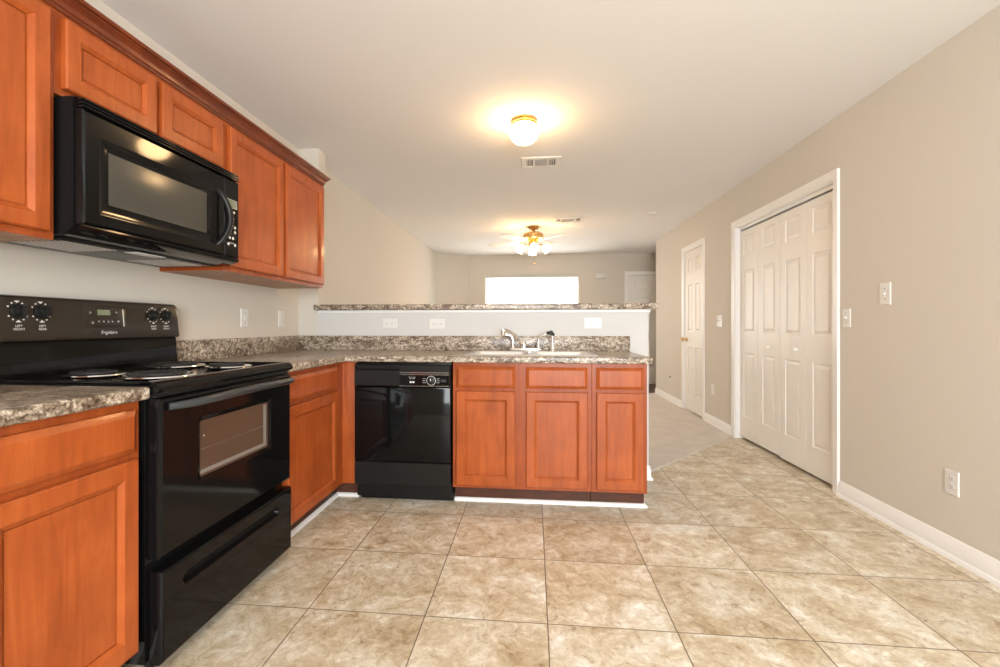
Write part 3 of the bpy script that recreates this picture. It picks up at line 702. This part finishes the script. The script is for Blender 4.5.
for r_ in range(4):
    for c_ in range(3): mb.box(fx, fx+.001, py+.020+c_*.016, py+.032+c_*.016, 1.530+r_*.016, 1.541+r_*.016, 0)
mb.obj('keypad', 'blackmat', mp)
# top vent strip and chin
mb = MB()
for k in range(3):
    z_ = 1.784+k*.0115; mb.box(-1.428, -1.392-.002*k, my0+.003, my1-.003, z_, z_+.008, .003)
mb.box(-1.428, -1.413, my0+.003, my1-.003, 1.782, 1.817); mb.obj('vent_grille', 'black', mw)
mb = MB(); mb.prism([(-1.466,1.3865),(-1.458,1.386),(-1.400,1.404),(-1.396,1.412),(-1.397,1.4175),(-1.429,1.4175),(-1.429,1.4)], lambda x,z:(x,my0+.002,z), lambda x,z:(x,my1-.002,z)); mb.obj('chin', 'black', mw)
ud = MB(); ud.box(XL+.03, -1.50, my0+.03, my1-.03, 1.3805, 1.3868, .002); un = ud.obj('bottom_plate', 'blackmat', mw)
for y_ in (my0+.06, my1-.27): 
    mb = MB()
    for k in range(9): mb.box(XL+.09+k*.022, XL+.098+k*.022, y_, y_+.20, 1.3788, 1.381)
    mb.obj('grease_filter', 'steel', un)
mb = MB(); mb.slab(lambda u,v,n: (-1.545+u, 1.58+v, 1.3812-n), .05, .14, .003, [(0,.002),(.002,.003)], []); mb.obj('lamp_lens', 'plastic', un)

# ------------------------------------------------------------ switches and outlets
def plate(T, c, w, h, kind, name, label, group='wall plates', horiz=False):
    """T(u,v,n) about the plate's centre"""
    t = thing(name, label, {'light_switch':'light switch','power_outlet':'power outlet','cable_outlet':'cable outlet'}[name], T(0,0,0), group)
    L = (lambda u, v, n: T(v, u, n)) if horiz else T
    mb = MB(); mb.slab(lambda u, v, n: L(u-w/2, v-h/2, n), w, h, .006, [(0,.003),(.003,.006)], []); mb.obj('plate', 'plastic', t)
    if kind.startswith('switch'):
        n_ = int(kind[6:] or 1)
        for k in range(n_):
            o_ = (k-(n_-1)/2)*.046
            mb = MB(); mb.prism([(-.011,.006),(.011,.006),(.004,.0175),(-.001,.0175)], lambda v, n, o_=o_: L(o_-.005, v, n), lambda v, n, o_=o_: L(o_+.005, v, n)); mb.obj('toggle', 'plastic', t)
            for s_ in (-1, 1):
                mb = MB(); mb.prism([(.0035*math.cos(a*PI/4), .0035*math.sin(a*PI/4)) for a in range(8)], lambda a, b_, o_=o_, s_=s_: L(o_+a, s_*.030+b_, .0055), lambda a, b_, o_=o_, s_=s_: L(o_+a, s_*.030+b_, .0068)); mb.obj('screw', 'slot', t)
    elif kind == 'outlet':
        for s_ in (-1, 1):
            mb = MB(); mb.prism([(.0165*math.cos(a*PI/8), .0135*math.sin(a*PI/8)) for a in range(16)], lambda a, b_, s_=s_: L(a, s_*.0195+b_, .005), lambda a, b_, s_=s_: L(a, s_*.0195+b_, .008)); so = mb.obj('socket', 'plastic', t)
            mb = MB()
            for a0 in (-.007, .005): mb.prism([(a0,-.002),(a0+.002,-.002),(a0+.002,.006),(a0,.006)], lambda a, b_, s_=s_: L(a, s_*.0195+b_, .007), lambda a, b_, s_=s_: L(a, s_*.0195+b_, .0084))
            mb.prism([(-.002,-.009),(.002,-.009),(.002,-.005),(-.002,-.005)], lambda a, b_, s_=s_: L(a, s_*.0195+b_, .007), lambda a, b_, s_=s_: L(a, s_*.0195+b_, .0084)); mb.obj('slots', 'slot', so)
    elif kind == 'jack':
        mb = MB(); mb.prism([(.012*math.cos(a*PI/6), .012*math.sin(a*PI/6)) for a in range(12)], lambda a, b_: L(a, b_, .005), lambda a, b_: L(a*.8, b_*.8, .022)); mb.obj('jack', 'slot', t)
    return t
plate(NX(XR,3.09,1.150), 0, .072, .118, 'switch', 'light_switch', 'single white switch plate directly right of the closet door casing')
plate(NX(XR,2.772,1.281), 0, .078, .125, 'switch', 'light_switch', 'higher white switch plate alone on the right wall, nearest the camera')
plate(NX(XR,5.062,1.152), 0, .118, .122, 'switch2', 'light_switch', 'two gang white switch plate between the closet and the far narrow door')
plate(NX(XR,2.362,.358), 0, .072, .116, 'outlet', 'power_outlet', 'white power outlet low on the right wall near the baseboard, nearest the camera')
plate(NX(XR,5.25,.40), 0, .072, .116, 'outlet', 'power_outlet', 'white power outlet low on the wall between closet and far door')
plate(NX(XR,6.79,.36), 0, .09, .125, 'jack', 'cable_outlet', 'white plate with dark jack low on wall beyond the far narrow door')
plate(PX(XL,2.695,1.150), 0, .072, .118, 'switch', 'light_switch', 'white switch plate above the left counter, nearer the range')
plate(PX(XL,3.115,1.150), 0, .072, .118, 'outlet', 'power_outlet', 'white power outlet on the left wall in the corner by the half wall')
plate(PY(-1.083,YP0,1.119), 0, .072, .116, 'outlet', 'power_outlet', 'sideways white power outlet on the half wall, furthest left', horiz=True)
plate(PY(-.718,YP0,1.115), 0, .078, .124, 'switch', 'light_switch', 'sideways white switch plate on the half wall, left of the sink', horiz=True)
plate(PY(.429,YP0,1.119), 0, .080, .126, 'outlet', 'power_outlet', 'sideways white power outlet on the half wall, right of the faucet', horiz=True)

# ------------------------------------------------------------ ceiling things
gl = thing('ceiling_light', 'lit mushroom globe ceiling light with brass ring over the kitchen', 'ceiling light', (-.062,3.033,CZ))
gx, gy = -.062, 3.033
MB().lathe([(.001,0),(.070,0),(.084,-.004),(.086,-.012),(.080,-.018),(.086,-.022),(.087,-.032),(.080,-.040),(.001,-.040)], (gx,gy,CZ), seg=40).obj('brass_ring', 'brass', gl)
MB().lathe([(.074,-.038),(.085,-.048),(.094,-.064),(.097,-.082),(.093,-.104),(.080,-.128),(.056,-.148),(.028,-.157),(.001,-.159)], (gx,gy,CZ), seg=40).obj('glass_globe', 'globe', gl)

def vent(x0, x1, y0, y1, label):
    t = thing('ceiling_vent', label, 'vent', ((x0+x1)/2,(y0+y1)/2,CZ), 'ceiling vents')
    b_ = .045; xs = [x0, x0+b_, x0+b_+.05, x0+b_+.07, x1-b_-.07, x1-b_-.05, x1-b_, x1]; ysv = [y0, y0+b_, y1-b_, y1]
    mb = MB(); mb.cells(lambda u,v,n:(u,v,n), xs, ysv, lambda i,j: j != 1 or i in (0,2,4,6) , CZ-.010, CZ, .003, 1) if False else mb.cells(lambda u,v,n:(u,v,n), xs, ysv, lambda i,j: j != 1 or i not in (1,3,5), CZ-.010, CZ-.0005, .003, 1); mb.obj('frame', 'ventpaint', t)
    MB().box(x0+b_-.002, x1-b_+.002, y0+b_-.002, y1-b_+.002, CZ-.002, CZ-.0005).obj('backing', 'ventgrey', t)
    mb = MB(); k = 0; y_ = y0+b_+.006
    while y_ < y1-b_-.006: mb.prism([(y_,-.009),(y_+.003,-.009),(y_+.009,-.002),(y_+.006,-.002)], lambda a, z: (xs[3]+.001,a,CZ+z), lambda a, z: (xs[4]-.001,a,CZ+z)); y_ += .014
    for a, b2 in ((xs[1],xs[2]),(xs[5],xs[6])):
        x_ = a+.004
        while x_ < b2-.008: mb.prism([(x_,-.009),(x_+.003,-.009),(x_+.007,-.002),(x_+.004,-.002)], lambda q, z: (q,ysv[1]+.001,CZ+z), lambda q, z: (q,ysv[2]-.001,CZ+z)); x_ += .014
    mb.obj('slats', 'ventpaint', t)
vent(-.10, .225, 3.70, 3.945, 'rectangular ceiling vent just beyond the globe light')
vent(.25, .64, 5.80, 6.06, 'rectangular ceiling vent just right of the ceiling fan')
sd = thing('smoke_detector', 'round white smoke detector on the ceiling near the right wall', 'smoke detector', (1.43,5.69,CZ))
MB().lathe([(.001,0),(.068,0),(.070,-.012),(.062,-.028),(.045,-.034),(.001,-.035)], (1.43,5.69,CZ), seg=30).obj('housing', 'plastic', sd)
MB().lathe([(.02,-.034),(.018,-.038),(.001,-.038)], (1.43,5.69,CZ), seg=20).obj('test_button', 'plastic', sd)
ch = thing('door_chime', 'small white chime box on the back wall right of the window', 'door chime', (1.264,YB,1.99))
mb = MB(); mb.slab(PY(1.165,YB,1.985), .198, .112, .045, [(0,.035),(.006,.043),(.012,.045)], []); mb.obj('housing', 'plastic', ch)
MB().box(1.185,1.343,YB-.048,YB-.044,2.000,2.082,.001).obj('cover', 'plastic', ch)

# ceiling fan
fx_, fy_ = .0, 6.33
fn = thing('ceiling_fan', 'brass ceiling fan with five pale blades and four lit shades', 'ceiling fan', (fx_,fy_,CZ))
MB().lathe([(.001,0),(.075,0),(.078,-.010),(.060,-.035),(.030,-.050),(.001,-.050)], (fx_,fy_,CZ), seg=30).obj('canopy', 'antique', fn)
MB().lathe([(.02,-.045),(.02,-.072),(.07,-.075),(.125,-.092),(.140,-.110),(.140,-.165),(.120,-.185),(.06,-.200),(.001,-.200)], (fx_,fy_,CZ), seg=36).obj('motor', 'antique', fn)
bz = CZ-.215
for k in range(5):
    a = math.radians(17+72*k); R_ = Matrix.Translation((fx_,fy_,bz)) @ Matrix.Rotation(a, 4, 'Z') @ Matrix.Rotation(math.radians(11), 4, 'X')
    mb = MB(); outl = [(.20,-.055),(.30,-.062),(.55,-.068),(.64,-.060),(.67,-.035),(.68,0),(.67,.035),(.64,.060),(.55,.068),(.30,.062),(.20,.055)]
    mb.prism(outl, lambda x,y: R_ @ Vector((x,y,0)), lambda x,y: R_ @ Vector((x,y,.006))); bl = mb.obj('blade', 'blade', fn)
    mb = MB(); mb.prism([(.09,-.012),(.15,-.012),(.19,-.035),(.25,-.040),(.28,0),(.25,.040),(.19,.035),(.15,.012),(.09,.012)], lambda x,y: R_ @ Vector((x,y,.006)), lambda x,y: R_ @ Vector((x,y,.012))); mb.obj('blade_iron', 'antique', bl)
MB().lathe([(.055,-.198),(.066,-.215),(.066,-.262),(.045,-.280),(.020,-.292),(.001,-.294)], (fx_,fy_,CZ), seg=28).obj('light_kit', 'brass', fn)
for k in range(4):
    a = math.radians(90*k+4); dx, dy = math.cos(a), math.sin(a)
    mb = MB(); mb.tube([(fx_+dx*.04,fy_+dy*.04,CZ-.258),(fx_+dx*.10,fy_+dy*.10,CZ-.244),(fx_+dx*.145,fy_+dy*.145,CZ-.254),(fx_+dx*.155,fy_+dy*.155,CZ-.266)], .009, 10); ar = mb.obj('lamp_arm', 'brass', fn)
    ax = Vector((dx*.6, dy*.6, -.85)).normalized()
    mb = MB(); mb.lathe([(.018,-.01),(.030,.003),(.044,.022),(.052,.055),(.056,.090),(.052,.092),(.042,.085),(.001,.078)], (fx_+dx*.155,fy_+dy*.155,CZ-.264), ax, 24); mb.obj('lamp_shade', 'shade', ar)
MB().tube([(fx_+.015,fy_-.02,CZ-.27),(fx_+.015,fy_-.02,CZ-.50)], .0018, 6).obj('pull_chain', 'brass', fn)
MB().lathe([(.001,0),(.006,.006),(.007,.02),(.001,.03)], (fx_+.015,fy_-.02,CZ-.53), seg=10).obj('pull_knob', 'brass', fn)

for o in list(bpy.data.objects):
    if '_o' in o: del o['_o']
